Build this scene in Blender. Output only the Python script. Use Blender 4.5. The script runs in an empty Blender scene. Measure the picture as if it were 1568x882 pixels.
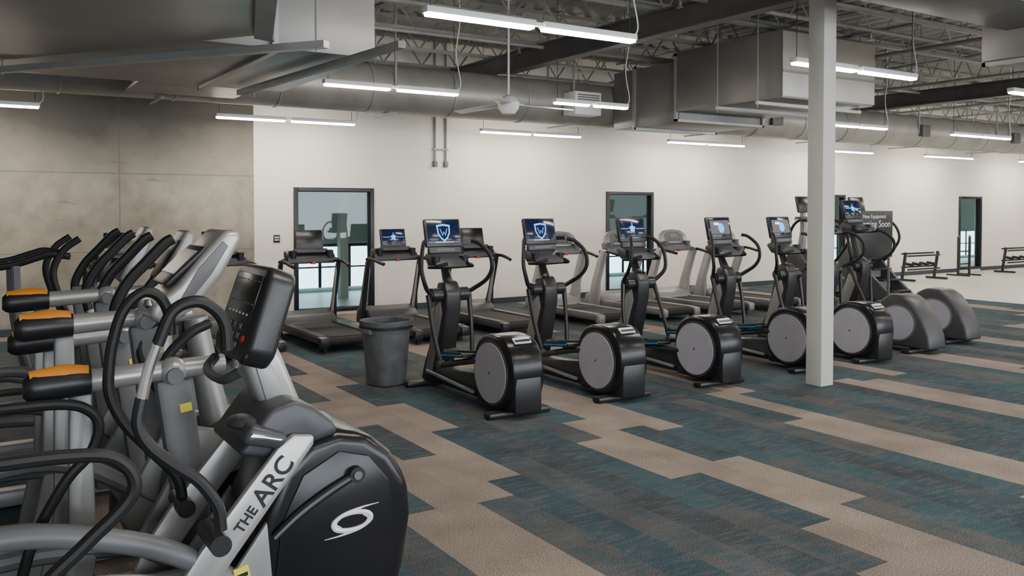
import bpy, bmesh, math, random
from mathutils import Matrix, Vector, Euler
random.seed(4)
R=math.radians
scene=bpy.context.scene
# ------------------------------------------------------------ materials
def newmat(name):
    m=bpy.data.materials.new(name); m.use_nodes=True
    nt=m.node_tree; b=nt.nodes['Principled BSDF']
    return m,nt,b
def pm(name,col,rough=.5,metal=0,emis=None,es=0,var=.0,vscale=30,bump=0,bscale=200,spec=None):
    m,nt,b=newmat(name)
    b.inputs['Base Color'].default_value=(*col,1)
    b.inputs['Roughness'].default_value=rough
    b.inputs['Metallic'].default_value=metal
    if spec is not None: b.inputs['Specular IOR Level'].default_value=spec
    if emis:
        b.inputs['Emission Color'].default_value=(*emis,1); b.inputs['Emission Strength'].default_value=es
    tc=nt.nodes.new('ShaderNodeTexCoord')
    if var:
        n=nt.nodes.new('ShaderNodeTexNoise'); n.inputs['Scale'].default_value=vscale; n.inputs['Detail'].default_value=4
        nt.links.new(tc.outputs['Object'],n.inputs['Vector'])
        r=nt.nodes.new('ShaderNodeValToRGB')
        r.color_ramp.elements[0].position=.3; r.color_ramp.elements[1].position=.7
        r.color_ramp.elements[0].color=(*[c*(1-var) for c in col],1); r.color_ramp.elements[1].color=(*[min(1,c*(1+var)) for c in col],1)
        nt.links.new(n.outputs['Fac'],r.inputs['Fac']); nt.links.new(r.outputs['Color'],b.inputs['Base Color'])
    if bump:
        n=nt.nodes.new('ShaderNodeTexNoise'); n.inputs['Scale'].default_value=bscale
        nt.links.new(tc.outputs['Object'],n.inputs['Vector'])
        bp=nt.nodes.new('ShaderNodeBump'); bp.inputs['Strength'].default_value=bump; bp.inputs['Distance'].default_value=.002
        nt.links.new(n.outputs['Fac'],bp.inputs['Height']); nt.links.new(bp.outputs['Normal'],b.inputs['Normal'])
    return m
BLK=pm('black_plastic',(.016,.016,.018),.36,bump=.15)
BLKM=pm('black_foam_grip',(.012,.012,.013),.5,bump=.3,spec=.35)
GLOSS=pm('gloss_black_shroud',(.010,.010,.012),.24,var=.2,vscale=4,spec=.35)
DG=pm('charcoal_plastic',(.045,.047,.052),.42,var=.1,vscale=8)
MG=pm('grey_plastic',(.115,.118,.125),.45,var=.08,vscale=8)
LG=pm('light_grey_disc',(.33,.33,.37),.5,var=.05,vscale=6)
SIL=pm('silver_painted_metal',(.40,.395,.385),.32,.45,var=.05,vscale=6)
SILD=pm('silver_side_frame',(.26,.26,.26),.38,.3,var=.05,vscale=6)
CHR=pm('chrome',(.8,.8,.8),.12,1)
ORG=pm('orange_trim',(.72,.25,.02),.45,var=.05)
BLU=pm('blue_trim',(.02,.22,.5),.4)
YEL=pm('yellow_label',(.75,.66,.05),.5)
WLAB=pm('white_label',(.75,.75,.75),.5)
BELT=pm('treadmill_belt',(.012,.012,.013),.75,bump=.4,bscale=300)
SCR=pm('screen_glass',(.004,.006,.02),.12,emis=(.008,.02,.06),es=.5)
SCRD=pm('screen_dark',(.01,.011,.013),.25)
SBL=pm('screen_glyph_blue',(.05,.3,.8),.4,emis=(.08,.4,1),es=1.5)
SWH=pm('screen_glyph_white',(.7,.8,.9),.4,emis=(.6,.75,1),es=1.6)
RED=pm('red_button',(.5,.02,.02),.4)
COLM=pm('column_paint',(.56,.55,.52),.5,var=.02,vscale=3)
WHM=pm('white_metal',(.75,.75,.74),.4)
FANM=pm('fan_blade_metal',(.55,.55,.55),.35,.2)
FRM=pm('window_frame_black',(.012,.014,.018),.35)
DUCT=pm('galvanized_duct',(.33,.32,.295),.42,.4,var=.12,vscale=3)
DUCTD=pm('galvanized_duct_box',(.20,.198,.192),.45,.3,var=.12,vscale=2)
DUCTB=pm('galvanized_duct_painted_lit',(.46,.45,.42),.45,.3,var=.1,vscale=2)  # lighter copy of the duct metal, lamplight put into the colour
DUCTL=pm('duct_seam_strip',(.36,.36,.35),.4,.4,var=.1,vscale=5)
STEEL=pm('primed_steel',(.26,.26,.25),.55,.1,var=.15,vscale=3)
STEELD=pm('dark_steel_girder',(.10,.10,.10),.5,.2,var=.15,vscale=3)
LAMP=pm('led_lens',(1,1,1),.5,emis=(1,.90,.79),es=92)
CABLE=pm('cable_black',(.03,.03,.03),.6)
BASEB=pm('baseboard_dark',(.035,.045,.06),.5)
TRASH=pm('trash_grey_plastic',(.105,.113,.118),.6,var=.3,vscale=7,bump=.3,bscale=60)
BAG=pm('trash_liner',(.03,.03,.032),.3)

def glassmat():
    m=bpy.data.materials.new('window_glass'); m.use_nodes=True; nt=m.node_tree; nt.nodes.clear()
    o=nt.nodes.new('ShaderNodeOutputMaterial'); mx=nt.nodes.new('ShaderNodeMixShader')
    t=nt.nodes.new('ShaderNodeBsdfTransparent'); t.inputs[0].default_value=(.84,.90,.89,1)
    g=nt.nodes.new('ShaderNodeBsdfGlossy'); g.inputs['Roughness'].default_value=.02; g.inputs[0].default_value=(.8,.85,.85,1)
    mx.inputs[0].default_value=.035
    nt.links.new(t.outputs[0],mx.inputs[1]); nt.links.new(g.outputs[0],mx.inputs[2]); nt.links.new(mx.outputs[0],o.inputs[0])
    return m
GLASS=glassmat()

class NB:
    def __init__(s,nt): s.nt=nt
    def n(s,t): return s.nt.nodes.new(t)
    def set(s,sock,v):
        if isinstance(v,(int,float)): sock.default_value=v
        else: s.nt.links.new(v,sock)
    def m(s,op,a,b=0,c=0):
        n=s.n('ShaderNodeMath'); n.operation=op
        s.set(n.inputs[0],a); s.set(n.inputs[1],b); s.set(n.inputs[2],c)
        return n.outputs[0]
    def mix(s,f,a,b,bt='MIX'):
        n=s.n('ShaderNodeMix'); n.data_type='RGBA'; n.blend_type=bt
        s.set(n.inputs[0],f)
        for i,v in ((6,a),(7,b)):
            if isinstance(v,tuple): n.inputs[i].default_value=(*v,1)
            else: s.nt.links.new(v,n.inputs[i])
        return n.outputs[2]
    def noise(s,vec,scale,detail=3):
        n=s.n('ShaderNodeTexNoise'); n.inputs['Scale'].default_value=scale; n.inputs['Detail'].default_value=detail
        s.nt.links.new(vec,n.inputs['Vector']); return n.outputs['Fac']
    def comb(s,x,y,z=0):
        n=s.n('ShaderNodeCombineXYZ'); s.set(n.inputs[0],x); s.set(n.inputs[1],y); s.set(n.inputs[2],z); return n.outputs[0]
    def white(s,a,b_):
        n=s.n('ShaderNodeTexWhiteNoise'); n.noise_dimensions='2D'; s.nt.links.new(s.comb(a,b_),n.inputs['Vector']); return n.outputs['Value']
    def mrange(s,v,a,b_,c,d):
        n=s.n('ShaderNodeMapRange'); s.set(n.inputs[0],v)
        for i,x in enumerate((a,b_,c,d)): n.inputs[i+1].default_value=x
        return n.outputs[0]

def carpet():
    m,nt,b=newmat('carpet_plank_tiles'); k=NB(nt)
    g=k.n('ShaderNodeNewGeometry'); sp=k.n('ShaderNodeSeparateXYZ'); nt.links.new(g.outputs['Position'],sp.inputs[0])
    X,Y=sp.outputs[0],sp.outputs[1]
    W=.25
    ix=k.m('FLOOR',k.m('DIVIDE',X,W))
    wn=k.n('ShaderNodeTexWhiteNoise'); wn.noise_dimensions='1D'; nt.links.new(ix,wn.inputs['W'])
    rn=wn.outputs['Value']
    iy=k.m('FLOOR',k.m('ADD',Y,rn))
    xc=k.m('MULTIPLY',k.m('ADD',ix,.5),W)
    yc=k.m('ADD',k.m('SUBTRACT',iy,rn),.5)
    w2=k.white(ix,iy); w3=k.white(iy,ix)
    q=k.m('DIVIDE',k.m('SUBTRACT',xc,k.m('MULTIPLY',yc,.12)),1.7)
    v=k.m('FRACT',k.m('ADD',k.m('ADD',q,k.m('MULTIPLY',k.m('SUBTRACT',w2,.5),.30)),-.66+5))
    beige=k.m('LESS_THAN',k.m('ABSOLUTE',k.m('SUBTRACT',v,.5)),.15)
    ramp=k.n('ShaderNodeValToRGB'); cr=ramp.color_ramp; cr.interpolation='CONSTANT'
    cols=[(0,(.050,.075,.090)),(.2,(.090,.097,.102)),(.4,(.058,.100,.115)),(.6,(.060,.069,.077)),(.8,(.108,.108,.106))]
    cr.elements[0].color=(*cols[0][1],1); cr.elements[1].position=cols[1][0]; cr.elements[1].color=(*cols[1][1],1)
    for p,c in cols[2:]:
        e=cr.elements.new(p); e.color=(*c,1)
    nt.links.new(w3,ramp.inputs[0])
    st=k.noise(k.comb(k.m('MULTIPLY',X,6),k.m('MULTIPLY',Y,2.2),k.m('MULTIPLY',w2,40)),1.6,5)
    stc=k.mrange(st,.42,.62,0,1)
    teal=k.mix(k.m('MULTIPLY',stc,.6),ramp.outputs[0],(.044,.086,.106))
    st2=k.noise(k.comb(k.m('MULTIPLY',X,3),k.m('MULTIPLY',Y,14),w3),2.2,4)
    teal=k.mix(k.m('MULTIPLY',k.mrange(st2,.46,.64,0,1),.6),teal,(.115,.115,.112))
    bg=k.mix(w3,(.285,.24,.208),(.235,.20,.173))
    col=k.mix(beige,teal,bg)
    f1=k.noise(g.outputs['Position'],150,3)
    mr=k.mrange(f1,.3,.7,.35,1.65)
    col=k.mix(1.0,col,k.comb(mr,mr,mr),'MULTIPLY')
    f2=k.noise(g.outputs['Position'],2.3,6)
    mr2=k.mrange(f2,.3,.7,.83,1.17)
    col=k.mix(1.0,col,k.comb(mr2,mr2,mr2),'MULTIPLY')
    nt.links.new(col,b.inputs['Base Color']); b.inputs['Roughness'].default_value=1; b.inputs['Specular IOR Level'].default_value=.04
    bp=k.n('ShaderNodeBump'); bp.inputs['Strength'].default_value=.5; bp.inputs['Distance'].default_value=.004
    nt.links.new(f1,bp.inputs['Height']); nt.links.new(bp.outputs[0],b.inputs['Normal'])
    return m
CARPET=carpet()
def concrete():
    m,nt,b=newmat('board_formed_concrete'); k=NB(nt)
    g=k.n('ShaderNodeNewGeometry'); sp=k.n('ShaderNodeSeparateXYZ'); nt.links.new(g.outputs['Position'],sp.inputs[0])
    X,Z=sp.outputs[0],sp.outputs[2]
    n1=k.noise(g.outputs['Position'],.9,7); n2=k.noise(g.outputs['Position'],4,8)
    r=k.n('ShaderNodeValToRGB'); r.color_ramp.elements[0].position=.34; r.color_ramp.elements[1].position=.66
    r.color_ramp.elements[0].color=(.275,.248,.20,1); r.color_ramp.elements[1].color=(.455,.42,.345,1)
    nt.links.new(n1,r.inputs[0])
    r2=k.n('ShaderNodeValToRGB'); r2.color_ramp.elements[0].position=.3; r2.color_ramp.elements[1].position=.6
    r2.color_ramp.elements[0].color=(.62,.62,.62,1); r2.color_ramp.elements[1].color=(1,1,1,1)
    nt.links.new(n2,r2.inputs[0])
    col=k.mix(.7,r.outputs[0],r2.outputs[0],'MULTIPLY')
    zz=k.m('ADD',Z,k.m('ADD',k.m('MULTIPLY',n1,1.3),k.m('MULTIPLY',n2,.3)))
    col=k.mix(k.m('MULTIPLY',k.mrange(zz,2.9,3.7,0,1),.92),col,(.075,.072,.064))  # upper wall darker: stain, plus the duct's shadow painted into the colour
    spot=k.noise(k.comb(k.m('MULTIPLY',X,.8),0,k.m('MULTIPLY',Z,5)),2.4,2)
    col=k.mix(k.m('MULTIPLY',k.mrange(spot,.66,.74,0,1),.4),col,(.12,.11,.09))
    l1=k.m('LESS_THAN',k.m('ABSOLUTE',k.m('SUBTRACT',Z,2.2)),.011)
    l2=k.m('LESS_THAN',k.m('ABSOLUTE',k.m('SUBTRACT',X,1.885)),.011)
    l3=k.m('LESS_THAN',k.m('ABSOLUTE',k.m('SUBTRACT',Z,1.1)),.006)
    ln=k.m('MAXIMUM',k.m('MAXIMUM',l1,l2),l3)
    col=k.mix(k.m('MULTIPLY',ln,.5),col,(.13,.115,.09))
    nt.links.new(col,b.inputs['Base Color']); b.inputs['Roughness'].default_value=.85
    bp=k.n('ShaderNodeBump'); bp.inputs['Strength'].default_value=.3; bp.inputs['Distance'].default_value=.01
    nt.links.new(n2,bp.inputs['Height']); nt.links.new(bp.outputs[0],b.inputs['Normal'])
    return m
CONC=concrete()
WALLM=pm('white_wall_paint',(.86,.825,.735),.7,var=.015,vscale=2,bump=.1,bscale=120)
WALLB=pm('grey_wall_paint',(.5,.5,.48),.8,var=.02,vscale=2)
DECK=pm('metal_roof_deck',(.27,.27,.26),.6,.1,var=.08,vscale=1)
COURT=pm('pale_rubber_floor',(.60,.62,.55),.4,var=.04,vscale=3)
HALLW=pm('hall_wall_paint',(.27,.32,.30),.8,var=.03,vscale=2)
HLAMP=pm('hall_led_lens',(1,1,1),.5,emis=(1,.95,.9),es=10)
SKYP=pm('daylight_pane',(.5,.7,.8),.4,emis=(.62,.88,1.0),es=5.5)

# ------------------------------------------------------------ builder
class B:
    def __init__(s): s.bm=bmesh.new(); s.mats=[]; s.M=Matrix.Identity(4)
    def mi(s,m):
        if m not in s.mats: s.mats.append(m)
        return s.mats.index(m)
    def put(s,tmp,mat,smooth=True):
        bmesh.ops.recalc_face_normals(tmp,faces=tmp.faces)
        i=s.mi(mat); mp={}
        for v in tmp.verts: mp[v]=s.bm.verts.new(s.M@v.co)
        for f in tmp.faces:
            try:
                nf=s.bm.faces.new([mp[v] for v in f.verts]); nf.material_index=i; nf.smooth=smooth
            except ValueError: pass
        tmp.free()
    def raw(s,vs,fs,mat,bev=0,seg=2,M=None):
        t=bmesh.new(); vv=[t.verts.new(v) for v in vs]
        for f in fs: t.faces.new([vv[i] for i in f])
        if bev: 
            bmesh.ops.recalc_face_normals(t,faces=t.faces)
            bmesh.ops.bevel(t,geom=[e for e in t.edges if e.calc_face_angle(0)>R(25)],offset=bev,segments=seg,affect='EDGES',profile=.5,clamp_overlap=True)
        if M: t.transform(M)
        s.put(t,mat)
    def box(s,c,d,mat,rot=(0,0,0),bev=0,seg=2):
        x,y,z=d[0]/2,d[1]/2,d[2]/2
        vs=[(-x,-y,-z),(x,-y,-z),(x,y,-z),(-x,y,-z),(-x,-y,z),(x,-y,z),(x,y,z),(-x,y,z)]
        fs=[(0,3,2,1),(4,5,6,7),(0,1,5,4),(1,2,6,5),(2,3,7,6),(3,0,4,7)]
        M=Matrix.Translation(c)@Euler([R(a) for a in rot]).to_matrix().to_4x4()
        s.raw(vs,fs,mat,bev,seg,M)
    def bb(s,x0,x1,y0,y1,z0,z1,mat,bev=0):
        s.box(((x0+x1)/2,(y0+y1)/2,(z0+z1)/2),(abs(x1-x0),abs(y1-y0),abs(z1-z0)),mat,bev=bev)
    def prism(s,pts,a0,a1,mat,axis='x',bev=0,seg=2):
        n=len(pts)
        def P(p,a):
            if axis=='x': return (a,p[0],p[1])
            if axis=='y': return (p[0],a,p[1])
            return (p[0],p[1],a)
        vs=[P(p,a0) for p in pts]+[P(p,a1) for p in pts]
        fs=[tuple(range(n)),tuple(range(2*n-1,n-1,-1))]+[(i,(i+1)%n,n+(i+1)%n,n+i) for i in range(n)]
        s.raw(vs,fs,mat,bev,seg)
    def ring(s,rings,mat,cap=True):
        t=bmesh.new(); rr=[[t.verts.new(p) for p in r] for r in rings]; n=len(rings[0])
        for a,b_ in zip(rr,rr[1:]):
            for i in range(n): t.faces.new((a[i],a[(i+1)%n],b_[(i+1)%n],b_[i]))
        if cap:
            t.faces.new(rr[0]); t.faces.new(rr[-1])
        s.put(t,mat)
    def tube(s,pts,r,mat,seg=10,sub=5,smooth=True,cap=True):
        pts=[Vector(p) for p in pts]
        rs=r if isinstance(r,(list,tuple)) else [r]*len(pts)
        P=[];RR=[]
        if smooth and len(pts)>2:
            e=[pts[0]*2-pts[1]]+pts+[pts[-1]*2-pts[-2]]
            for i in range(1,len(e)-2):
                p0,p1,p2,p3=e[i-1:i+3]
                for j in range(sub):
                    t=j/sub
                    P.append(.5*((2*p1)+(p2-p0)*t+(2*p0-5*p1+4*p2-p3)*t*t+(3*p1-p0-3*p2+p3)*t**3))
                    RR.append(rs[i-1]*(1-t)+rs[i]*t)
            P.append(pts[-1]); RR.append(rs[-1])
        else: P=pts; RR=list(rs)
        T=[]
        for i in range(len(P)):
            a=P[max(0,i-1)]; b_=P[min(len(P)-1,i+1)]; T.append((b_-a).normalized())
        up=Vector((0,0,1)) if abs(T[0].z)<.9 else Vector((1,0,0))
        N=T[0].cross(up).normalized(); rings=[]
        for i in range(len(P)):
            N=(N-T[i]*N.dot(T[i])).normalized(); Bn=T[i].cross(N)
            rings.append([P[i]+(N*math.cos(2*math.pi*k/seg)+Bn*math.sin(2*math.pi*k/seg))*RR[i] for k in range(seg)])
        s.ring(rings,mat,cap)
    def cyl(s,a,b_,r,mat,seg=24,r2=None):
        s.tube([a,b_],[r,r if r2 is None else r2],mat,seg=seg,smooth=False)
    def lathe(s,c,prof,mat,seg=24,sq=None):
        rings=[]
        for r,z in prof:
            ring=[]
            for k in range(seg):
                a=2*math.pi*k/seg; ca,sa=math.cos(a),math.sin(a)
                if sq: 
                    ca=math.copysign(abs(ca)**sq,ca); sa=math.copysign(abs(sa)**sq,sa)
                ring.append((c[0]+r*ca,c[1]+r*sa,c[2]+z))
            rings.append(ring)
        s.ring(rings,mat)
    def ell(s,c,d,mat,seg=20):
        t=bmesh.new(); bmesh.ops.create_uvsphere(t,u_segments=seg,v_segments=seg//2,radius=1)
        t.transform(Matrix.Translation(c)@Matrix.Diagonal((d[0],d[1],d[2],1))); s.put(t,mat)
    def mesh(s,name,ang=35):
        me=bpy.data.meshes.new(name); s.bm.to_mesh(me); s.bm.free()
        for m in s.mats: me.materials.append(m)
        me.set_sharp_from_angle(angle=R(ang)); return me
def obj(name,me,loc=(0,0,0),rz=0,parent=None):
    o=bpy.data.objects.new(name,me); o.location=loc; o.rotation_euler=(0,0,R(rz)); scene.collection.objects.link(o)
    if parent: o.parent=parent
    return o
def done(b,name,loc=(0,0,0),rz=0): return obj(name,b.mesh(name),loc,rz)
def seg2d(cx,cy,r,n,ex=1.0,ry=None):
    ry=ry or r; o=[]
    for i in range(n):
        a=2*math.pi*i/n; c,s_=math.cos(a),math.sin(a)
        o.append((cx+r*math.copysign(abs(c)**ex,c),cy+ry*math.copysign(abs(s_)**ex,s_)))
    return o

# ------------------------------------------------------------ room shell
YW=13.3; ZC=4.55; XL,XR,YB=-6,34,-6; YH=17.0
b=B(); b.bb(XL,16,YB,YW,-.1,0,CARPET); done(b,'floor')
b=B(); b.bb(16,XR,YB,YW,-.1,.001,COURT); done(b,'floor_studio')
b=B()
n=int((XR-XL)/.3)
for i in range(n):   # corrugated roof deck
    x=XL+i*.3
    b.prism([(x,ZC+.04),(x+.06,ZC),(x+.18,ZC),(x+.24,ZC+.04),(x+.3,ZC+.04),(x+.3,ZC+.08),(x,ZC+.08)],YB,YW+.15,DECK,'y')
done(b,'ceiling')
WIN=[(4.39,5.74),(10.61,11.82),(16.6,17.9),(22.7,23.8)]; ZT,ZB=2.04,.05
b=B(); x=3.77
for a,c in WIN:
    b.bb(x,a,YW,YW+.18,0,ZC+.04,WALLM); b.bb(a,c,YW,YW+.18,ZT,ZC+.04,WALLM); b.bb(a,c,YW,YW+.18,0,ZB,WALLM); x=c
b.bb(x,XR,YW,YW+.18,0,ZC+.04,WALLM); done(b,'wall_north')
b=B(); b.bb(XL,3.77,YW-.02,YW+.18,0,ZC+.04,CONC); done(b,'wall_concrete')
b=B(); b.bb(XL-.15,XL,YB,YW,0,ZC+.04,WALLB); done(b,'wall_west')
b=B(); b.bb(XR,XR+.15,YB,YW,0,ZC+.04,WALLM); done(b,'wall_east')
b=B(); b.bb(XL,XR,YB-.15,YB,0,.5,WALLB); b.bb(XL,XR,YB-.15,YB,3.0,ZC+.04,WALLB)
for i in range(9): xx=XL+i*5; b.bb(xx-.2,xx+.2,YB-.15,YB,.5,3.0,WALLB)
done(b,'wall_south')
b=B(); x=3.77
for a,c in WIN+[(XR,XR)]: b.bb(x,a,YW-.015,YW,0,.1,BASEB); x=c
b.bb(XL,3.77,YW-.035,YW-.02,0,.1,BASEB); done(b,'baseboard_north')
for i,(a,c) in enumerate(WIN):
    b=B(); t=.07; y0,y1=YW-.03,YW+.12
    b.bb(a,a+t,y0,y1,ZB,ZT,FRM,.006); b.bb(c-t,c,y0,y1,ZB,ZT,FRM,.006)
    b.bb(a+t,c-t,y0,y1,ZT-t,ZT,FRM,.006); b.bb(a+t,c-t,y0,y1,ZB,ZB+t,FRM,.006)
    b.bb(a+t,c-t,YW+.04,YW+.05,ZB+t,ZT-t,GLASS)
    done(b,'window_%d'%(i+1))
# hall behind the glazed openings
b=B(); b.bb(XL,XR,YW+.18,YH,-.1,0,COURT); done(b,'floor_hall')
b=B(); b.bb(XL,XR,YH,YH+.1,0,3.6,HALLW)
for a,c in ((5.5,7.4),(13.4,15.4),(21.0,23.2),(28.6,31)):
    b.bb(a,c,YH-.04,YH,.1,.95,SKYP)
    for t in range(4): xx=a+(c-a)*t/3; b.bb(xx-.03,xx+.03,YH-.06,YH-.02,.1,.95,FRM)
    b.bb(a,c,YH-.06,YH-.02,.93,.99,FRM); b.bb(a,c,YH-.06,YH-.02,.5,.53,FRM)
done(b,'wall_hall')
b=B(); b.bb(XL,XR,YW+.18,YH+.1,3.6,3.7,HALLW)
for xx in range(1,33,4): b.bb(xx,xx+2,15.2,15.32,3.56,3.6,HLAMP)
for xx in range(0,34,1): b.bb(xx,xx+.05,YW+.18,YH,3.3,3.34,STEEL)
done(b,'ceiling_hall')
b=B()
for xx in (6.05,14.8,22.4): b.bb(xx,xx+.16,15.6,15.76,0,3.6,COLM)
done(b,'hall_column')

# ------------------------------------------------------------ structure
b=B(); b.bb(6.91,7.09,5.38,5.56,0,4.03,COLM,.006); b.bb(6.86,7.14,5.33,5.61,4.015,4.03,COLM); done(b,'steel_column')
for gx in (-2,7,16,25):
    b=B()
    for ya,yb in ((YB+.1,5.37),(5.57,YW-.1)):
        b.bb(gx-.09,gx+.09,ya,yb,3.74,3.76,STEELD); b.bb(gx-.09,gx+.09,ya,yb,4.01,4.03,STEELD); b.bb(gx-.01,gx+.01,ya,yb,3.76,4.01,STEELD)
    done(b,'ceiling_girder')
def joist(y):
    b=B()
    for z in (4.06,4.51):
        b.bb(XL+.1,XR-.1,y-.04,y-.012,z-.02,z+.02,STEEL); b.bb(XL+.1,XR-.1,y+.012,y+.04,z-.02,z+.02,STEEL)
    x=XL+.2; up=True
    while x<XR-.5:
        z0,z1=(4.06,4.51) if up else (4.51,4.06)
        b.tube([(x,y,z0),(x+.34,y,z1)],.014,STEEL,seg=4,smooth=False); x+=.34; up=not up
    return b
jm=joist(0).mesh('roof_joist')
for i in range(15):
    obj('roof_joist',jm,(0,-5+i*1.28,0))
for gx in (.5,4.2,10.5,13.5,19,22,28):   # bridging
    b=B(); b.tube([(gx,YB+.2,4.11),(gx,YW-.2,4.11)],.02,STEEL,seg=6,smooth=False); done(b,'ceiling_bridging')
    b=B(); b.tube([(gx+.2,YB+.2,4.48),(gx+.2,YW-.2,4.48)],.015,STEEL,seg=6,smooth=False); done(b,'ceiling_bridging')
for y,z in ((3.1,3.99),(7.0,4.0),(10.2,3.99)):
    b=B()
    b.tube([(XL+.1,y,z),(XR-.1,y,z)],.028,STEEL,seg=8,smooth=False)
    x=0
    while x<30: b.cyl((x,y,z),(x,y,z-.12),.02,CHR,seg=8); b.cyl((x,y,z-.12),(x,y,z-.13),.045,CHR,seg=10); x+=3.3
    for x in range(-5,33,4): b.cyl((x,y,z),(x,y,ZC),.008,STEEL,seg=6)
    done(b,'sprinkler_pipe')
for x in (11.3,14.6,18.4): b=B(); b.tube([(x,YB+.2,3.92),(x,YW-.2,3.92)],.03,STEEL,seg=8,smooth=False); done(b,'sprinkler_main')

# ------------------------------------------------------------ ducts
b=B(); yc,zc,r=11.2,3.37,.34
b.tube([(XL+.1,yc,zc),(XR-.1,yc,zc)],r,DUCT,seg=40,smooth=False)
x=XL+.7
while x<XR-1:
    b.tube([(x,yc,zc),(x+.02,yc,zc)],r+.012,DUCTL,seg=40,smooth=False); x+=1.25
for x in range(-4,33,3):
    b.bb(x,x+.03,yc-.36,yc-.34,zc,ZC,STEEL); b.bb(x,x+.03,yc+.34,yc+.36,zc,ZC,STEEL); b.bb(x,x+.03,yc-.36,yc+.36,zc-r-.03,zc-r-.012,STEEL)
for x in (12.6,17.2,20.8): 
    b.box((x,yc-.36,zc-.02),(.28,.1,.24),STEELD,bev=.01)
b.bb(7.82,8.32,10.55,10.86,3.13,3.48,WHM,.01)
for i in range(5): b.bb(7.87,8.27,10.53,10.555,3.28+i*.035,3.295+i*.035,MG)
done(b,'round_duct')
def flange(b,x0,x1,y,z0,z1,w=.05,axis='y'):
    e=.035
    if axis=='y':
        b.bb(x0-e,x0,y,y+w,z0-e,z1+e,DUCTL); b.bb(x1,x1+e,y,y+w,z0-e,z1+e,DUCTL); b.bb(x0-e,x1+e,y,y+w,z0-e,z0,DUCTL); b.bb(x0-e,x1+e,y,y+w,z1,z1+e,DUCTL)
    else:
        b.bb(y,y+w,x0-e,x0,z0-e,z1+e,DUCTL); b.bb(y,y+w,x1,x1+e,z0-e,z1+e,DUCTL); b.bb(y,y+w,x0-e,x1+e,z0-e,z0,DUCTL); b.bb(y,y+w,x0-e,x1+e,z1,z1+e,DUCTL)
b=B()
b.bb(-4,2.85,6.56,8.95,2.92,3.85,DUCTD,.01)
b.bb(1.6,2.85,8.9,10.84,3.05,3.7,DUCTD,.01)
b.prism([(.2,8.3),(1.81,5.96),(1.25,3.9),(.6,2.2),(-4,2.4),(-4,8.3)],2.90,3.6,DUCTD,'z',bev=.01)
b.prism([(1.86,6.02),(1.81,5.90),(1.22,3.8),(.6,2.1),(.55,2.3),(1.16,4.0),(1.70,5.96)],2.86,3.66,STEEL,'z')
flange(b,6.56,8.95,2.0,2.92,3.85,axis='x'); flange(b,6.56,8.95,-.6,2.92,3.85,axis='x')
b.box((1.21,7.05,2.84),(.07,3.15,.05),DUCTL,rot=(0,0,36.7))
b.box((2.5,7.2,2.86),(.06,3.2,.05),STEEL,rot=(0,0,5))
for p in ((.3,8.25),(2.1,5.85),(2.45,8.6)): b.cyl((p[0],p[1],2.8),(p[0],p[1],ZC),.008,STEEL,seg=6)
done(b,'rectangular_duct')
b=B()
b.bb(8.8,10.5,9.35,10.84,2.96,3.85,DUCTD,.01)
b.bb(8.73,10.56,7.42,9.35,3.1,3.96,DUCTD,.01)
b.bb(8.72,10.57,7.40,7.415,3.12,3.94,DUCTB,.004)  # thin front sheet, carries the painted lamplight on this face
flange(b,8.8,10.5,10.3,2.96,3.85); flange(b,8.76,10.53,9.33,3.0,3.9); 
b.bb(8.6,10.7,8.4,8.44,3.04,3.08,DUCTL); b.bb(8.6,10.7,7.7,7.74,3.04,3.08,DUCTL)
for x in (8.62,10.68):
    for y in (8.42,7.72): b.cyl((x,y,3.0),(x,y,ZC),.008,STEEL,seg=6)
b.bb(8.71,10.58,7.385,7.40,3.42,3.45,STEEL)
done(b,'branch_duct')
b=B(); b.bb(8.24,15.6,3.8,4.62,3.1,3.7,DUCTD,.01); b.bb(5.9,8.24,3.7,4.4,3.36,3.7,STEELD,.01)
flange(b,3.8,4.62,8.3,3.1,3.7,axis='x'); flange(b,3.8,4.62,11,3.1,3.7,axis='x'); 
for x in (8.6,11.6,14.6): b.cyl((x,4.66,3.1),(x,4.66,3.85),.008,STEEL,seg=6)
done(b,'return_duct')

# ------------------------------------------------------------ pendant linear lights
def pendant(x0,x1,y,z):
    b=B(); mid=(x0+x1)/2
    for a,c in ((x0,mid-.04),(mid+.04,x1)):
        b.bb(a,c,y-.045,y+.045,z+.012,z+.06,WHM,.004)
        b.bb(a+.01,c-.01,y-.04,y+.04,z-.012,z+.014,LAMP,.01)
    b.bb(mid-.05,mid+.05,y-.02,y+.02,z+.02,z+.05,WHM)
    for a in (x0+.05,x1-.05): b.cyl((a,y,z+.05),(a,y,ZC),.004,CABLE,seg=5)
    b.tube([(x1,y,z+.05),(x1+.04,y,z+.15),(x1-.01,y+.02,z+.5),(x1+.03,y,z+.9),(x1,y,ZC)],.007,WHM,seg=5)
    done(b,'pendant_light')
for x in (-1.2,3.0,7.26,11.4,15.6,19.7,24,28): pendant(x,x+2.05,12.4,2.97)
for x0,x1 in ((-3,-1.2),(3.34,5.0),(6.4,7.6),(11.8,13.3),(15.25,17.2),(19.4,21.2),(24,26)): pendant(x0,x1,9.08,3.05)
for x in (2.89,6.92,10.9,15,19,23): pendant(x,x+2.0,5.75,3.13)
for x in (1,5,9,13,17,22): pendant(x,x+2.0,2.1,3.13)
for x in (-3,1,5,9,13,17,22): pendant(x,x+2.0,-1.6,3.13)

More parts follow.
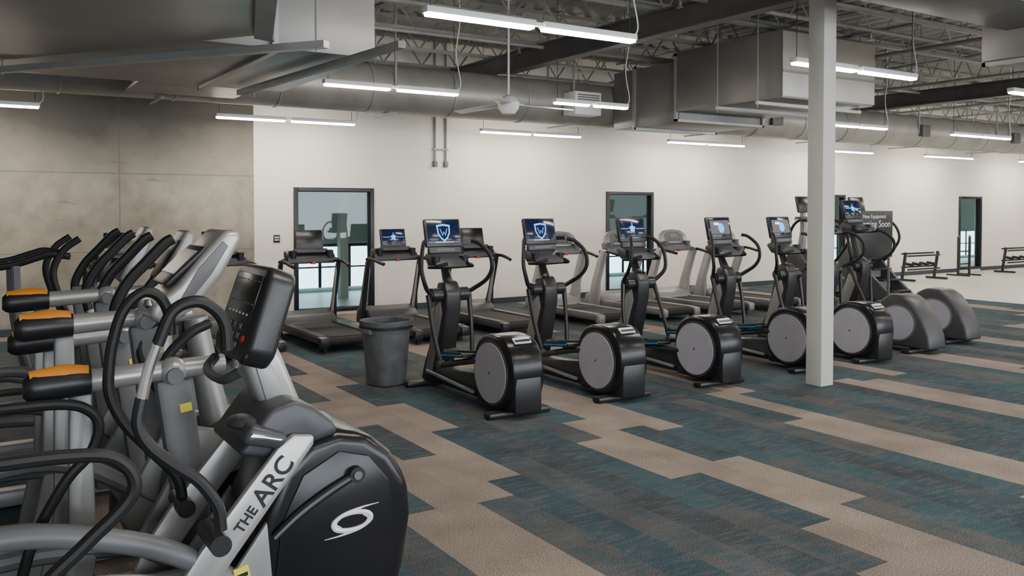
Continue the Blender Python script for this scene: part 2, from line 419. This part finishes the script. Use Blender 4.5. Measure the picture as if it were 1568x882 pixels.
# ceiling fan
b=B()
b.cyl((0,0,.1),(0,0,1.35),.014,WHM,seg=10); b.lathe((0,0,1.3),[(.03,0),(.07,.03),(.07,.08)],WHM)
b.lathe((0,0,0),[(.02,-.13),(.08,-.12),(.13,-.05),(.14,.02),(.1,.08),(.03,.12)],WHM)
for k in range(3):
    b.M=Matrix.Rotation(R(-12+120*k),4,'Z')
    b.box((.50,0,-.02),(.76,.13,.015),FANM,rot=(10,3,0),bev=.004); b.box((.14,0,0),(.12,.04,.02),FANM)
b.M=Matrix.Identity(4); done(b,'ceiling_fan',(5.85,9.30,3.02))
# conduits
b=B()
for x in (6.86,7.07): b.tube([(x,YW-.03,2.45),(x,YW-.03,ZC)],.02,STEEL,seg=8,smooth=False); b.box((x,YW-.03,2.47),(.07,.06,.1),MG,bev=.005)
b.box((6.965,YW-.03,2.72),(.3,.04,.03),STEEL); b.box((6.965,YW-.03,3.3),(.3,.04,.03),STEEL); done(b,'wall_conduit')
b=B(); b.box((4.12,YW-.006,1.24),(.1,.012,.12),FRM,bev=.003); b.box((4.12,YW-.014,1.26),(.07,.006,.02),WLAB); b.box((4.12,YW-.014,1.22),(.07,.006,.02),WLAB); done(b,'wall_switch')

# ------------------------------------------------------------ screens
def screen(b,w,h,kind):
    b.box((0,0,0),(w,.045,h),BLK,bev=.012)
    b.box((0,-.024,.01),(w*.9,.006,h*.8),SCR if kind else SCRD,bev=.001)
    if kind==1:
        s=h*.27
        sh=[(-s,s),(0,s*1.15),(s,s),(s*.9,-.1*s),(.5*s,-s*.8),(0,-1.2*s),(-.5*s,-s*.8),(-.9*s,-.1*s)]
        b.prism(sh,-.0285,-.0275,SBL,'y'); b.prism([(x*.78,y*.78) for x,y in sh],-.0295,-.028,SCR,'y')
        for q in (-1,1): b.tube([(q*s*.5,-.0295,s*.5),(q*s*.2,-.0295,-s*.4),(0,-.0295,.1*s)],.004,SBL,seg=4,smooth=False)
        b.box((0,-.028,-h*.34),(w*.5,.002,.006),SWH)
    if kind==2:
        pts=[(-w*.42,0),(-w*.15,0),(-w*.1,.02),(-w*.06,-.03),(0,.07),(w*.05,-.05),(w*.09,.02),(w*.14,0),(w*.42,0)]
        b.tube([(x,-.029,z+.01) for x,z in pts],.004,SBL,seg=4,smooth=False)
        b.ell((0,-.0275,.01),(.035,.002,.035),SBL,12)
    if kind==3:
        b.box((0,-.028,.01),(w*.8,.002,h*.6),MG); b.ell((.02,-.0285,.0),(.05,.003,.06),SBL,12); b.box((-.05,-.0295,.05),(.08,.002,.03),SWH)

# ------------------------------------------------------------ elliptical trainer
def elliptical(kind,sw=.1,tall=False):
    b=B()
    b.box((0,0,.03),(.6,.11,.05),BLK,bev=.018); b.box((0,1.5,.03),(.6,.1,.05),BLK,bev=.018)
    for x in (-.27,.27):
        b.cyl((x,0,0),(x,0,.02),.03,BLKM,seg=12); b.cyl((x,1.5,0),(x,1.5,.02),.03,BLKM,seg=12)
    if tall:
        prof=[(-.22,.06),(-.2,.22),(-.12,.42),(0,.6),(.1,.67),(.26,.68),(.36,.62),(.55,.4),(.62,.2),(.6,.06)]
        b.prism(prof,-.17,.17,DG,bev=.035,seg=3)
        for s in (-1,1): b.cyl((s*.165,.17,.34),(s*.178,.17,.34),.22,MG,seg=40); b.cyl((s*.17,.17,.34),(s*.184,.17,.34),.2,LG,seg=40)
    else:
        b.prism(seg2d(.15,.35,.32,28,.82,.31),-.155,.155,GLOSS,bev=.03,seg=3)
        b.prism([(-.17,.05),(-.17,.35),(.2,.35),(.45,.12),(.45,.05)],-.13,.13,BLK,bev=.02)
        for s in (-1,1): 
            b.cyl((s*.15,.17,.34),(s*.162,.17,.34),.27,DG,seg=44); b.cyl((s*.155,.17,.34),(s*.17,.17,.34),.25,LG,seg=44)
            b.cyl((s*.168,.17,.34),(s*.173,.17,.34),.012,MG,seg=12)
        b.box((0,-.06,.625),(.16,.06,.012),WLAB,rot=(38,0,0)); b.box((0,-.07,.625),(.14,.02,.014),BLK,rot=(38,0,0))
    b.box((0,.75,.085),(.13,1.45,.07),BLK,bev=.02)
    for s in (-1,1): b.box((s*.13,.95,.14),(.03,.9,.03),SILD,rot=(3,0,0),bev=.008)
    b.prism([(.35,.1),(.35,.3),(.6,.27),(1.3,.2),(1.3,.1)],-.09,.09,DG,bev=.02)
    b.prism([(1.62,.04),(1.27,.04),(1.2,.35),(1.1,.76),(1.09,.93),(1.16,1.03),(1.27,1.02),(1.33,.85),(1.42,.45),(1.56,.2)],-.085,.085,BLK,bev=.03,seg=3)
    for s in (-1,1):
        b.prism([(1.52,.12),(1.38,.12),(1.17,.72),(1.2,.84),(1.29,.78)],s*.08,s*.09,SILD,bev=.003)
        b.cyl((s*.08,1.19,.9),(s*.19,1.19,.9),.065,BLK,seg=20); b.cyl((s*.19,1.19,.9),(s*.2,1.19,.9),.045,DG,seg=20)
    hz=.22 if tall else 0
    b.tube([(0,1.2,1.0),(0,1.27,1.14+hz*.5),(0,1.34,1.34+hz)],[.05,.04,.045],BLK)
    b.prism([(1.1,1.16+hz),(1.3,1.16+hz),(1.38,1.26+hz),(1.3,1.3+hz),(1.16,1.24+hz)],-.17,.17,DG,bev=.02)
    for s in (-1,1): b.lathe((s*.15,1.17,1.17+hz),[(.035,0),(.045,.09),(.04,.09),(.03,.03)],BLK,seg=14)
    b.tube([(-.1,1.02,1.2+hz),(-.19,1.08,1.17+hz),(-.2,1.2,1.16+hz),(0,1.25,1.15+hz),(.2,1.2,1.16+hz),(.19,1.08,1.17+hz),(.1,1.02,1.2+hz)],.017,BLKM)
    b.M=Matrix.Translation((0,1.32,1.47+hz))@Matrix.Rotation(R(-14),4,'X'); screen(b,.38,.27,kind)
    b.box((0,0,-.165),(.34,.05,.06),DG,bev=.012); b.box((.0,-.027,-.165),(.2,.004,.02),MG)
    b.M=Matrix.Identity(4)
    for s in (-1,1):
        o=sw*s
        b.tube([(s*.17,1.19,.9),(s*.24,1.15-o*.1,.95),(s*.3,1.06-o*.5,1.04),(s*.32,1.03-o*.9,1.15),(s*.30,1.05-o,1.28),(s*.24,1.14-o,1.38),(s*.19,1.2-o,1.4)],[.022,.022,.02,.019,.019,.019,.019],BLKM)
        b.tube([(s*.215,1.19,.9),(s*.23,1.12+o*.5,.6),(s*.22,1.04+o,.3)],[.026,.02,.022],BLK)
        b.cyl((s*.19,1.04+o,.3),(s*.25,1.04+o,.3),.035,DG,seg=14)
        b.tube([(s*.1,.32,.36-o*.6),(s*.17,.5,.34-o*.5),(s*.22,1.04+o,.29)],[.032,.03,.025],BLK)
        cz=.37-o*.5
        b.box((s*.18,.7+o*.5,cz),(.15,.38,.03),BLK,rot=(-7,0,0),bev=.01)
        b.box((s*.18,.88+o*.5,cz),(.15,.03,.07),BLK,rot=(-7,0,0),bev=.01)
        for q in (-1,1): b.box((s*.18+q*.075,.72+o*.5,cz+.015),(.012,.36,.035),BLK,rot=(-7,0,0),bev=.004); b.box((s*.18+q*.083,.72+o*.5,cz+.004),(.006,.36,.014),BLU,rot=(-7,0,0))
    return b.mesh('elliptical_trainer')
E1=elliptical(1,.1); E2=elliptical(2,-.1); E3=elliptical(3,.06)
for m,x in ((E1,3.85),(E1,4.96),(E2,6.17),(E3,7.5),(E3,8.55)): obj('elliptical_trainer',m,(x,5.98,0))
ET=elliptical(2,.12,True)
for x,y,sy in ((9.6,6.08,1.08),(10.68,6.28,1.18)): obj('motion_trainer',ET,(x,y,0)).scale=(1,sy,1)

# ------------------------------------------------------------ treadmill
def treadmill(kind,silver=False):
    b=B(); F=SILD if silver else BLK
    b.box((0,.95,.13),(.62,1.6,.07),BLK,bev=.01); b.box((0,.86,.175),(.5,1.5,.02),BELT)
    b.cyl((-.27,.07,.13),(.27,.07,.13),.05,BELT,seg=16)
    for s in (-1,1):
        b.box((s*.33,.95,.15),(.12,1.85,.09),MG if silver else DG,bev=.02); b.box((s*.33,.95,.197),(.1,1.7,.008),SILD if silver else BLK)
        b.box((s*.33,.03,.13),(.12,.09,.12),F,bev=.02); b.cyl((s*.3,.1,0),(s*.3,.1,.1),.035,BLKM,seg=12); b.cyl((s*.3,1.8,0),(s*.3,1.8,.1),.035,BLKM,seg=12)
    b.prism([(1.4,.1),(1.4,.2),(1.52,.29),(1.75,.33),(1.93,.28),(1.98,.1)],-.37,.37,SILD if silver else DG,bev=.03,seg=3)
    for s in (-1,1):
        if silver:
            b.prism([(1.5,.1),(1.8,.1),(1.68,.5),(1.5,.95),(1.42,1.05),(1.3,1.03),(1.36,.9),(1.5,.5)],s*.36,s*.43,SIL,bev=.02,seg=3)
        else:
            b.prism([(1.58,.1),(1.84,.1),(1.66,.5),(1.5,.98),(1.4,1.0),(1.44,.85),(1.56,.5)],s*.37,s*.42,BLK,bev=.018,seg=3)
            b.prism([(1.62,.14),(1.72,.14),(1.56,.6),(1.46,.92),(1.45,.85),(1.52,.55)],s*.362,s*.372,SIL)
        b.tube([(s*.39,1.5,1.0),(s*.39,1.3,1.01),(s*.38,1.1,.98),(s*.36,1.0,.96)],.024,BLKM)
    b.tube([(-.41,1.42,1.0),(-.3,1.44,1.03),(0,1.42,1.02),(.3,1.44,1.03),(.41,1.42,1.0)],[.03]*5,BLK)
    b.prism([(1.36,.98),(1.5,.98),(1.56,1.12),(1.5,1.16),(1.38,1.08)],-.33,.33,MG if silver else BLK,bev=.02)
    for s in (-1,1): b.lathe((s*.25,1.4,1.05),[(.045,0),(.055,.1),(.045,.1),(.03,.02)],BLK if not silver else MG,seg=16)
    b.box((0,1.33,.99),(.06,.05,.03),RED,bev=.008)
    if silver:
        b.M=Matrix.Translation((0,1.5,1.2))@Matrix.Rotation(R(-20),4,'X')
        b.prism([(-.32,-.12),(.32,-.12),(.3,.06),(.2,.13),(0,.155),(-.2,.13),(-.3,.06)],-.03,.03,SIL,'y',bev=.015)
        b.prism([(-.22,-.08),(.22,-.08),(.2,.05),(.13,.1),(-.13,.1),(-.2,.05)],-.035,-.028,MG,'y')
        b.box((0,-.037,.03),(.16,.004,.06),SCRD); 
        for i in range(5): b.box((-.12+i*.06,-.037,-.045),(.03,.004,.02),DG)
    else:
        b.tube([(0,1.48,1.05),(0,1.53,1.2)],.05,BLK,smooth=False)
        b.M=Matrix.Translation((0,1.5,1.29))@Matrix.Rotation(R(-14),4,'X'); screen(b,.38,.26,kind)
        b.box((0,-.03,-.16),(.46,.07,.06),DG,bev=.015)
    b.M=Matrix.Identity(4)
    return b.mesh('treadmill')
T0=treadmill(0); T1=treadmill(2); TS=treadmill(0,True)
for m,x in ((T0,1.6),(T0,2.72),(T0,3.9),(T1,5.12),(T0,6.4),(TS,8.0),(TS,9.2),(TS,10.4),(TS,11.6)): obj('treadmill',m,(x,9.7,0))

# ------------------------------------------------------------ stair climber
def stair():
    b=B()
    b.prism([(0,.03),(1.3,.03),(1.3,.35),(1.15,1.0),(1.0,1.05),(.75,.75),(.45,.45),(.1,.15)],-.36,-.28,DG,bev=.03)
    b.prism([(0,.03),(1.3,.03),(1.3,.35),(1.15,1.0),(1.0,1.05),(.75,.75),(.45,.45),(.1,.15)],.28,.36,DG,bev=.03)
    for i in range(5): b.box((0,.22+i*.2,.2+i*.19),(.54,.24,.03),BLKM,bev=.006); b.box((0,.34+i*.2,.12+i*.19),(.54,.02,.17),SILD)
    b.box((0,1.15,.5),(.5,.2,.95),BLK,bev=.03)
    b.tube([(0,1.15,.9),(0,1.1,1.3),(0,1.12,1.7)],[.08,.06,.05],SILD)
    b.M=Matrix.Translation((0,1.08,1.78))@Matrix.Rotation(R(-14),4,'X'); screen(b,.42,.3,0); b.M=Matrix.Identity(4)
    b.box((0,1.02,1.52),(.5,.16,.08),DG,bev=.02)
    for s in (-1,1):
        b.tube([(s*.34,1.1,.95),(s*.4,1.05,1.3),(s*.4,.85,1.5),(s*.38,.55,1.42),(s*.37,.42,1.15),(s*.36,.6,.85),(s*.35,.75,.7)],.024,BLKM)
        b.tube([(s*.2,1.05,1.52),(s*.38,.95,1.5),(s*.4,.8,1.49)],.018,SIL)
    return b.mesh('stair_climber')
S=stair()
for x in (12.95,14.45): obj('stair_climber',S,(x,9.4,0))
b=B(); b.box((0,0,1.30),(.95,.03,.74),FRM,bev=.005)
for s in (-1,1): b.box((s*.4,0,.47),(.03,.03,.94),STEELD); b.box((s*.4,0,.02),(.04,.4,.04),STEELD,bev=.005)
so=done(b,'notice_sign',(12.15,8.5,0))
def text(s,par,M,size,mat,name,ext=.002):
    c=bpy.data.curves.new(name,'FONT'); c.body=s; c.size=size; c.extrude=ext; c.align_x='CENTER'; c.align_y='CENTER'
    c.materials.append(mat); o=bpy.data.objects.new(name,c); scene.collection.objects.link(o); o.parent=par; o.matrix_local=M; return o
RX=Matrix.Rotation(R(90),4,'X')
text('New Equipment',so,Matrix.Translation((0,-.018,1.58))@RX,.09,WLAB,'sign_text_top'); text('Coming Soon',so,Matrix.Translation((0,-.018,1.46))@RX,.15,WLAB,'sign_text')

# racks far right
def rack(w):
    b=B()
    for s in (-1,1):
        b.box((s*w/2,0,.35),(.05,.06,.66),BLK,rot=(8,0,0),bev=.006); b.box((s*w/2,-.02,.03),(.06,.55,.05),BLK,bev=.01)
    for z in (.3,.62):
        for dy in (-.1,.06): b.box((0,dy,z+dy*.3),(w,.03,.04),BLK,bev=.005)
    for i in range(4): 
        b.cyl((-w*.35+i*w*.23,-.12,.37),(-w*.35+i*w*.23,.1,.40),.035,BLKM,seg=10)
    return b.mesh('dumbbell_rack')
obj('dumbbell_rack',rack(1.3),(19.4,12.3,0)); obj('dumbbell_rack',rack(1.6),(24.3,12.5,0))
b=B()
for x in (-.25,.25): b.box((x,0,.5),(.05,.05,.96),BLK,bev=.005); b.box((x,0,.02),(.05,.6,.04),BLK)
for z in (.3,.62): b.box((0,0,z),(.5,.03,.03),BLK)
for x in (-.25,.25): b.ell((x,0,1.0),(.03,.03,.03),MG,10)
done(b,'bar_stand',(21.6,12.5,0))

# trash can
b=B()
b.lathe((0,0,0),[(.14,0),(.17,.01),(.175,.03),(.213,.57),(.23,.57),(.235,.58),(.235,.625),(.222,.625),(.213,.59),(.19,.28),(.15,.1)],TRASH,seg=40,sq=.72)
b.lathe((0,0,0),[(.222,.545),(.238,.55),(.24,.575),(.235,.575)],BAG,seg=40,sq=.72)
for s in (-1,1): b.box((s*.225,0,.53),(.05,.14,.05),TRASH,bev=.012)
for k in range(8): 
    a=R(45*k+22); b.tube([(.16*math.cos(a),.16*math.sin(a),.05),(.193*math.cos(a),.193*math.sin(a),.47)],.008,TRASH,seg=6,smooth=False)
done(b,'trash_can',(3.47,7.75,0),12)

# ------------------------------------------------------------ foreground stride trainer (local x toward camera, y = forward = world X)
CY=2.85
def side(pts,x): return [(x,p[0],p[1]) for p in pts]
b=B()
prof=[(.74,.1),(.72,.5),(.77,.74),(.83,.88),(.92,.965),(1.02,.985),(1.12,.965),(1.21,.89),(1.275,.78),(1.285,.66),(1.26,.5),(1.2,.32),(1.12,.1)]
b.prism(prof,-.2,.2,GLOSS,bev=.045,seg=4)
b.prism([(.84,.2),(.80,.5),(.83,.72),(.9,.86),(1.02,.92),(1.12,.89),(1.19,.8),(1.215,.66),(1.19,.48),(1.12,.2)],.198,.206,GLOSS,bev=.006)
b.box((0,.35,.05),(.12,1.7,.08),SILD,bev=.02); b.box((0,-.45,.035),(.62,.1,.06),BLK,bev=.015); b.box((0,1.15,.035),(.6,.1,.06),BLK,bev=.015)
for s in (-1,1):
    b.prism([(.40,.36),(.47,.34),(.60,.55),(.675,.65),(.925,.962),(.925,.99),(.86,1.0),(.81,.965),(.58,.693),(.50,.58)],s*.205,s*.235,SIL,bev=.008)
    b.prism([(.60,.50),(.74,.38),(.80,.5),(.78,.74)],s*.2,s*.222,SILD,bev=.006)
    b.tube(side([(.80,.685),(.88,.745),(.97,.795),(1.06,.835)],s*.222),[.012,.015,.015,.013],BLK)
    b.cyl((s*.2,1.07,.84),(s*.235,1.07,.84),.026,BLK,seg=20); b.cyl((s*.235,1.07,.84),(s*.24,1.07,.84),.014,MG,seg=16)
xl=.209; lx=1.06; lz=.685
def sw(sg):
    P=[(-.075,-.052),(-.03,-.047),(.02,-.032),(.05,-.005),(.045,.02),(.01,.033),(-.03,.025),(-.045,.0),(-.03,-.018)]
    P=[(xl,lx+sg*p[0]*1.25,lz+sg*p[1]*.85) for p in P]
    b.tube(P,[.001,.003,.006,.008,.009,.008,.006,.004,.002],WLAB,seg=6)
sw(1); sw(-1)
b.box((.225,.70,.60),(.006,.045,.04),YEL,rot=(12,0,0)); b.box((.2285,.70,.595),(.002,.035,.012),BLK,rot=(12,0,0))
# collar + mast
b.prism([(.70,.95),(.78,.93),(.93,.955),(1.02,.975),(1.01,1.01),(.94,1.07),(.88,1.10),(.80,1.08)],-.16,.2,DG,bev=.03,seg=3)
b.prism([(.70,.99),(.83,.955),(.85,1.0),(.73,1.05)],.06,.235,DG,bev=.02,seg=3)
b.prism([(.72,1.005),(.82,.98),(.825,.995),(.73,1.025)],.07,.24,CHR,bev=.006)
b.ell((.10,.74,1.03),(.08,.05,.02),DG)
b.prism([(.82,1.04),(.95,1.04),(.88,1.22),(.84,1.3),(.74,1.3),(.75,1.2)],-.06,.075,SIL,bev=.025,seg=3)
b.prism([(.83,1.05),(.90,1.05),(.83,1.22),(.78,1.22)],.07,.082,SILD,bev=.005)
# console
th=math.atan2(.10,.30)
b.M=Matrix.Translation((0,.79,1.36))@Matrix.Rotation(-th,4,'X')
b.prism([(-.20,-.11),(-.16,-.155),(.16,-.155),(.20,-.11),(.185,.13),(.15,.16),(-.15,.16),(-.185,.13)],-.03,.065,BLK,'y',bev=.02,seg=3)
b.box((0,-.032,.06),(.28,.006,.13),SCRD,bev=.002)
for i in range(3):
    for j in range(3): b.box((-.06+i*.06,-.033,-.105+j*.03),(.03,.006,.018),MG,bev=.002)
for i in range(7): b.box((-.12+i*.04,-.0355,.105),(.018,.001,.004),MG); b.box((-.12+i*.04,-.0355,.03),(.022,.001,.004),MG)
b.ell((.13,-.033,-.08),(.012,.006,.012),RED,12); b.ell((-.13,-.033,-.08),(.014,.006,.014),CHR,12)
for i in range(6): b.box((-.1+i*.04,-.036,-.005),(.014,.002,.006),WLAB)
b.M=Matrix.Identity(4)
b.tube([(.16,.72,1.2),(.1,.68,1.17),(-.1,.68,1.17),(-.16,.72,1.2)],.016,DG)
b.lathe((.17,.70,1.215),[(.012,0),(.018,.01),(.009,.025),(.002,.028)],CHR,seg=14)
# swing handles
h2=[(.63,1.30),(.625,1.37),(.60,1.415),(.55,1.443),(.486,1.42),(.445,1.33)]
h2b=[(.445,1.335),(.42,1.26),(.403,1.18)]
h2c=[(.404,1.19),(.394,1.12),(.42,1.06),(.48,1.0),(.55,.94),(.60,.86),(.61,.79)]
b.tube(side(h2,.35),.017,BLKM,sub=6); b.tube(side(h2b,.35),.0155,CHR); b.tube(side(h2c,.35),.0175,BLK)
h1=[(.585,1.28),(.58,1.35),(.55,1.41),(.497,1.425),(.44,1.37),(.41,1.28),(.396,1.19),(.397,1.10),(.44,1.0),(.52,.90),(.60,.80),(.62,.7)]
b.tube(side(h1,-.2),.018,BLKM,sub=6)
b.cyl((.2,.605,.75),(.37,.605,.75),.03,BLK); b.cyl((-.3,.62,.70),(-.15,.62,.70),.03,BLK)
# fixed side rails
r1=[(-.45,1.05),(-.2,1.10),(.08,1.108),(.22,1.104),(.30,1.09),(.345,1.05),(.355,1.0),(.32,.95),(.24,.88),(.12,.76),(0,.5),(-.02,.08)]
b.tube(side(r1,.53),.0175,BLKM,sub=6)
r2=[(-.4,1.06),(-.2,1.07),(.1,1.075),(.27,1.07),(.345,1.04),(.372,.985),(.345,.90),(.26,.80),(.15,.55),(.1,.08)]
b.tube(side(r2,-.27),.0175,BLKM,sub=6)
b.box((0,.0,.06),(1.1,.07,.06),SILD,bev=.012)
# pedal links
for s,dz in ((1,0),(-1,-.12)):
    b.tube(side([(-.35,.68+dz),(-.1,.80+dz),(.1,.82+dz),(.3,.78+dz),(.5,.70+dz),(.7,.56+dz),(.85,.43)],s*.2),[.026,.03,.032,.034,.034,.032,.028],MG,seg=12)
    b.tube(side([(-.3,.55+dz),(0,.6+dz),(.35,.62+dz),(.72,.5)],s*.12),.018,SILD)
    b.box((s*.14,-.25,.70+dz),(.17,.4,.03),BLK,bev=.012); b.box((s*.14,-.05,.74+dz),(.17,.03,.08),BLK,bev=.01)
b.prism([(.3,.08),(.3,.4),(.5,.5),(.72,.5),(.72,.08)],-.1,.1,DG,bev=.03)
arc=done(b,'stride_trainer',(0,CY,0),-90)
ang=math.atan2(.962-.65,.925-.675)
def tm(y,z): return Matrix.Translation((.2365,y,z))@Matrix.Rotation(R(90),4,'Z')@RX@Matrix.Rotation(ang,4,'Z')
la=text('ARC',arc,tm(.795,.868),.080,BLK,'lettering_large',.001); lb=text('THE',arc,tm(.712,.764),.045,BLK,'lettering_small',.001)
la.data.offset=.0012; lb.data.offset=.0010

# ------------------------------------------------------------ cross trainers behind
def cross(handles=True,arms=True):
    b=B()
    prof=[(.66,.08),(.62,.4),(.66,.66),(.74,.82),(.86,.9),(1.0,.88),(1.12,.76),(1.17,.58),(1.14,.3),(1.08,.08)]
    b.prism(prof,-.19,.19,DG,bev=.04,seg=3)
    for s in (-1,1): b.cyl((s*.185,.9,.5),(s*.2,.9,.5),.22,GLOSS,seg=32)
    b.box((0,.3,.06),(.13,1.6,.09),SILD,bev=.02); b.box((0,-.5,.035),(.6,.1,.06),BLK,bev=.015); b.box((0,1.05,.035),(.6,.1,.06),BLK,bev=.015)
    b.prism([(.62,.3),(.5,.5),(.72,.9),(.86,.86)],-.2,-.16,SILD,bev=.01); b.prism([(.62,.3),(.5,.5),(.72,.9),(.86,.86)],.16,.2,SILD,bev=.01)
    if handles:
        b.tube([(0,.84,.84),(0,.84,1.05),(0,.84,1.26)],[.06,.045,.04],SILD,seg=14)
        b.prism([(.78,1.28),(.83,1.24),(.90,1.33),(.97,1.5),(.98,1.58),(.94,1.6),(.87,1.48)],-.11,.11,SILD,bev=.02,seg=3)
        b.M=Matrix.Translation((0,.862,1.45))@Matrix.Rotation(R(-30),4,'X'); b.box((0,0,0),(.22,.02,.22),BLK,bev=.008); b.M=Matrix.Identity(4)
    else:
        b.tube([(0,.84,.84),(0,.80,1.05),(0,.76,1.28)],[.06,.05,.045],SILD,seg=14)
        b.prism([(.57,1.30),(.63,1.27),(.73,1.33),(.83,1.45),(.90,1.58),(.89,1.62),(.84,1.62),(.75,1.52),(.67,1.42),(.58,1.35)],-.15,.15,SIL,bev=.02,seg=3)
        b.prism([(.66,1.34),(.71,1.36),(.79,1.46),(.85,1.56),(.83,1.58),(.74,1.48)],.149,.156,MG,bev=.003)
        b.M=Matrix.Translation((0,.705,1.485))@Matrix.Rotation(R(-46),4,'X'); b.box((0,0,.0),(.25,.02,.2),BLK,bev=.008); b.box((0,-.012,.01),(.22,.004,.12),SCRD); b.M=Matrix.Identity(4)
        b.lathe((.12,.57,1.34),[(.012,0),(.02,.01),(.012,.03)],CHR,seg=10)
    for s,z in ((1,1.12),(-1,1.25)):
        x=s*.27
        if arms:
            b.tube([(x,.80,z+.02),(x,.55,z+.01),(x,.33,z)],[.034,.036,.04],SIL,seg=16,smooth=False)
            b.ell((x+.01,.62,z+.01),(.05,.05,.05),SIL,16); b.cyl((x,.62,z),(x+.07,.62,z),.028,MG)
            b.tube([(x,.36,z),(x,.30,z),(x,.19,z-.005),(x,.16,z-.005)],[.045,.05,.05,.03],BLK,seg=16)
            b.tube([(x,.35,z+.018),(x,.28,z+.025),(x,.18,z+.018)],[.036,.038,.032],ORG,seg=14)
            b.prism([(.30,z-.05),(.37,z-.05),(.38,.5),(.3,.06),(.2,.06),(.29,.5)],x-.09,x-.05,SILD,bev=.012)
        b.prism([(.56,z-.02),(.68,z-.02),(.76,.5),(.74,.1),(.62,.1),(.64,.5)],x-.04,x+.03,MG,bev=.02)
        b.box((x+.032,.66,z-.12),(.004,.04,.03),YEL,rot=(8,0,0))
        b.tube([(x*.7,-.35,.5-.1*s),(x*.7,0,.62-.1*s),(x*.7,.35,.62-.1*s),(x*.7,.75,.45)],[.03,.034,.034,.03],MG)
        b.box((x*.65,-.2,.62-.12*s),(.17,.4,.03),BLK,rot=(8,0,0),bev=.01); b.box((x*.65,0,.67-.12*s),(.17,.03,.07),BLK,bev=.01)
        if handles:
            b.tube([(x,.84,1.56),(x,.80,1.535),(x,.72,1.45),(x,.64,1.36),(x,.585,1.24),(x,.60,1.12)],[.026,.027,.027,.026,.025,.024],BLKM,sub=5)
            b.tube([(x,.60,1.13),(x*1.0,.64,1.02),(x*.9,.72,.92),(x*.8,.78,.8)],.026,SIL,sub=5)
            b.tube([(x*1.05,.76,1.38),(x*1.05,.68,1.26),(x*1.02,.68,1.15),(x*.9,.76,1.1)],.022,BLKM)
        else:
            b.tube([(x*.8,.76,1.28),(x*.95,.68,1.25),(x*.95,.60,1.16),(x*.9,.62,1.05),(x*.7,.7,.9)],.018,BLKM)
    return b.mesh('cross_trainer')
obj('cross_trainer',cross(False),(0,3.49,0),-90)
obj('cross_trainer',cross(True),(0,4.58,0),-90); obj('cross_trainer',cross(True,False),(0,5.68,0),-90)
def cross_rail():
    b=B()
    prof=[(.62,.08),(.6,.4),(.68,.75),(.8,.85),(.98,.82),(1.1,.6),(1.05,.08)]
    b.prism(prof,-.18,.18,DG,bev=.04,seg=3); b.box((0,.3,.06),(.13,1.5,.09),SILD,bev=.02); b.box((0,-.45,.035),(.6,.1,.06),BLK,bev=.015)
    b.tube([(0,.84,.8),(0,.86,1.05),(0,.88,1.2)],[.07,.06,.05],SILD)
    b.M=Matrix.Translation((0,.9,1.3))@Matrix.Rotation(R(-20),4,'X'); screen(b,.3,.24,0); b.M=Matrix.Identity(4)
    for s in (-1,1):
        x=s*.3
        b.tube([(x,-.3,1.27),(x,0,1.3),(x,.3,1.33),(x,.47,1.38),(x,.55,1.40),(x*.9,.66,1.38)],.024,BLKM)
        b.tube([(x,.34,1.33),(x,.36,.9),(x,.5,.2)],[.03,.028,.03],MG)
        b.tube([(x,.72,1.5),(x,.62,1.42),(x,.56,1.28),(x,.6,1.1),(x*.8,.7,.85)],.024,BLKM)
        b.box((x*.6,-.1,.5+.08*s),(.16,.38,.03),BLK,bev=.01); b.tube([(x*.6,-.25,.46+.08*s),(x*.6,.3,.5+.08*s),(x*.6,.7,.4)],.028,MG)
    return b.mesh('cross_trainer')
obj('cross_trainer',cross_rail(),(-.05,6.80,0),-90)

# ------------------------------------------------------------ lights / world
w=bpy.data.worlds.new('World'); scene.world=w; w.use_nodes=True
w.node_tree.nodes['Background'].inputs[0].default_value=(.75,.87,1,1); w.node_tree.nodes['Background'].inputs[1].default_value=2.0
def area(name,loc,rot,sx,sy,e,col):
    l=bpy.data.lights.new(name,'AREA'); l.shape='RECTANGLE'; l.size=sx; l.size_y=sy; l.energy=e; l.color=col
    o=bpy.data.objects.new(name,l); o.location=loc; o.rotation_euler=[R(a) for a in rot]; scene.collection.objects.link(o)
area('daylight_south_windows',(10,YB+.1,1.75),(90,0,0),24,2.4,1300,(.88,.94,1))

cam=bpy.data.cameras.new('Camera'); cam.sensor_width=36; cam.lens=30.5; cam.shift_y=-.055; cam.clip_start=.05; cam.clip_end=200
co=bpy.data.objects.new('Camera',cam); co.location=(0,0,1.7); co.rotation_euler=(R(88.5),0,R(-32.4)); scene.collection.objects.link(co); scene.camera=co
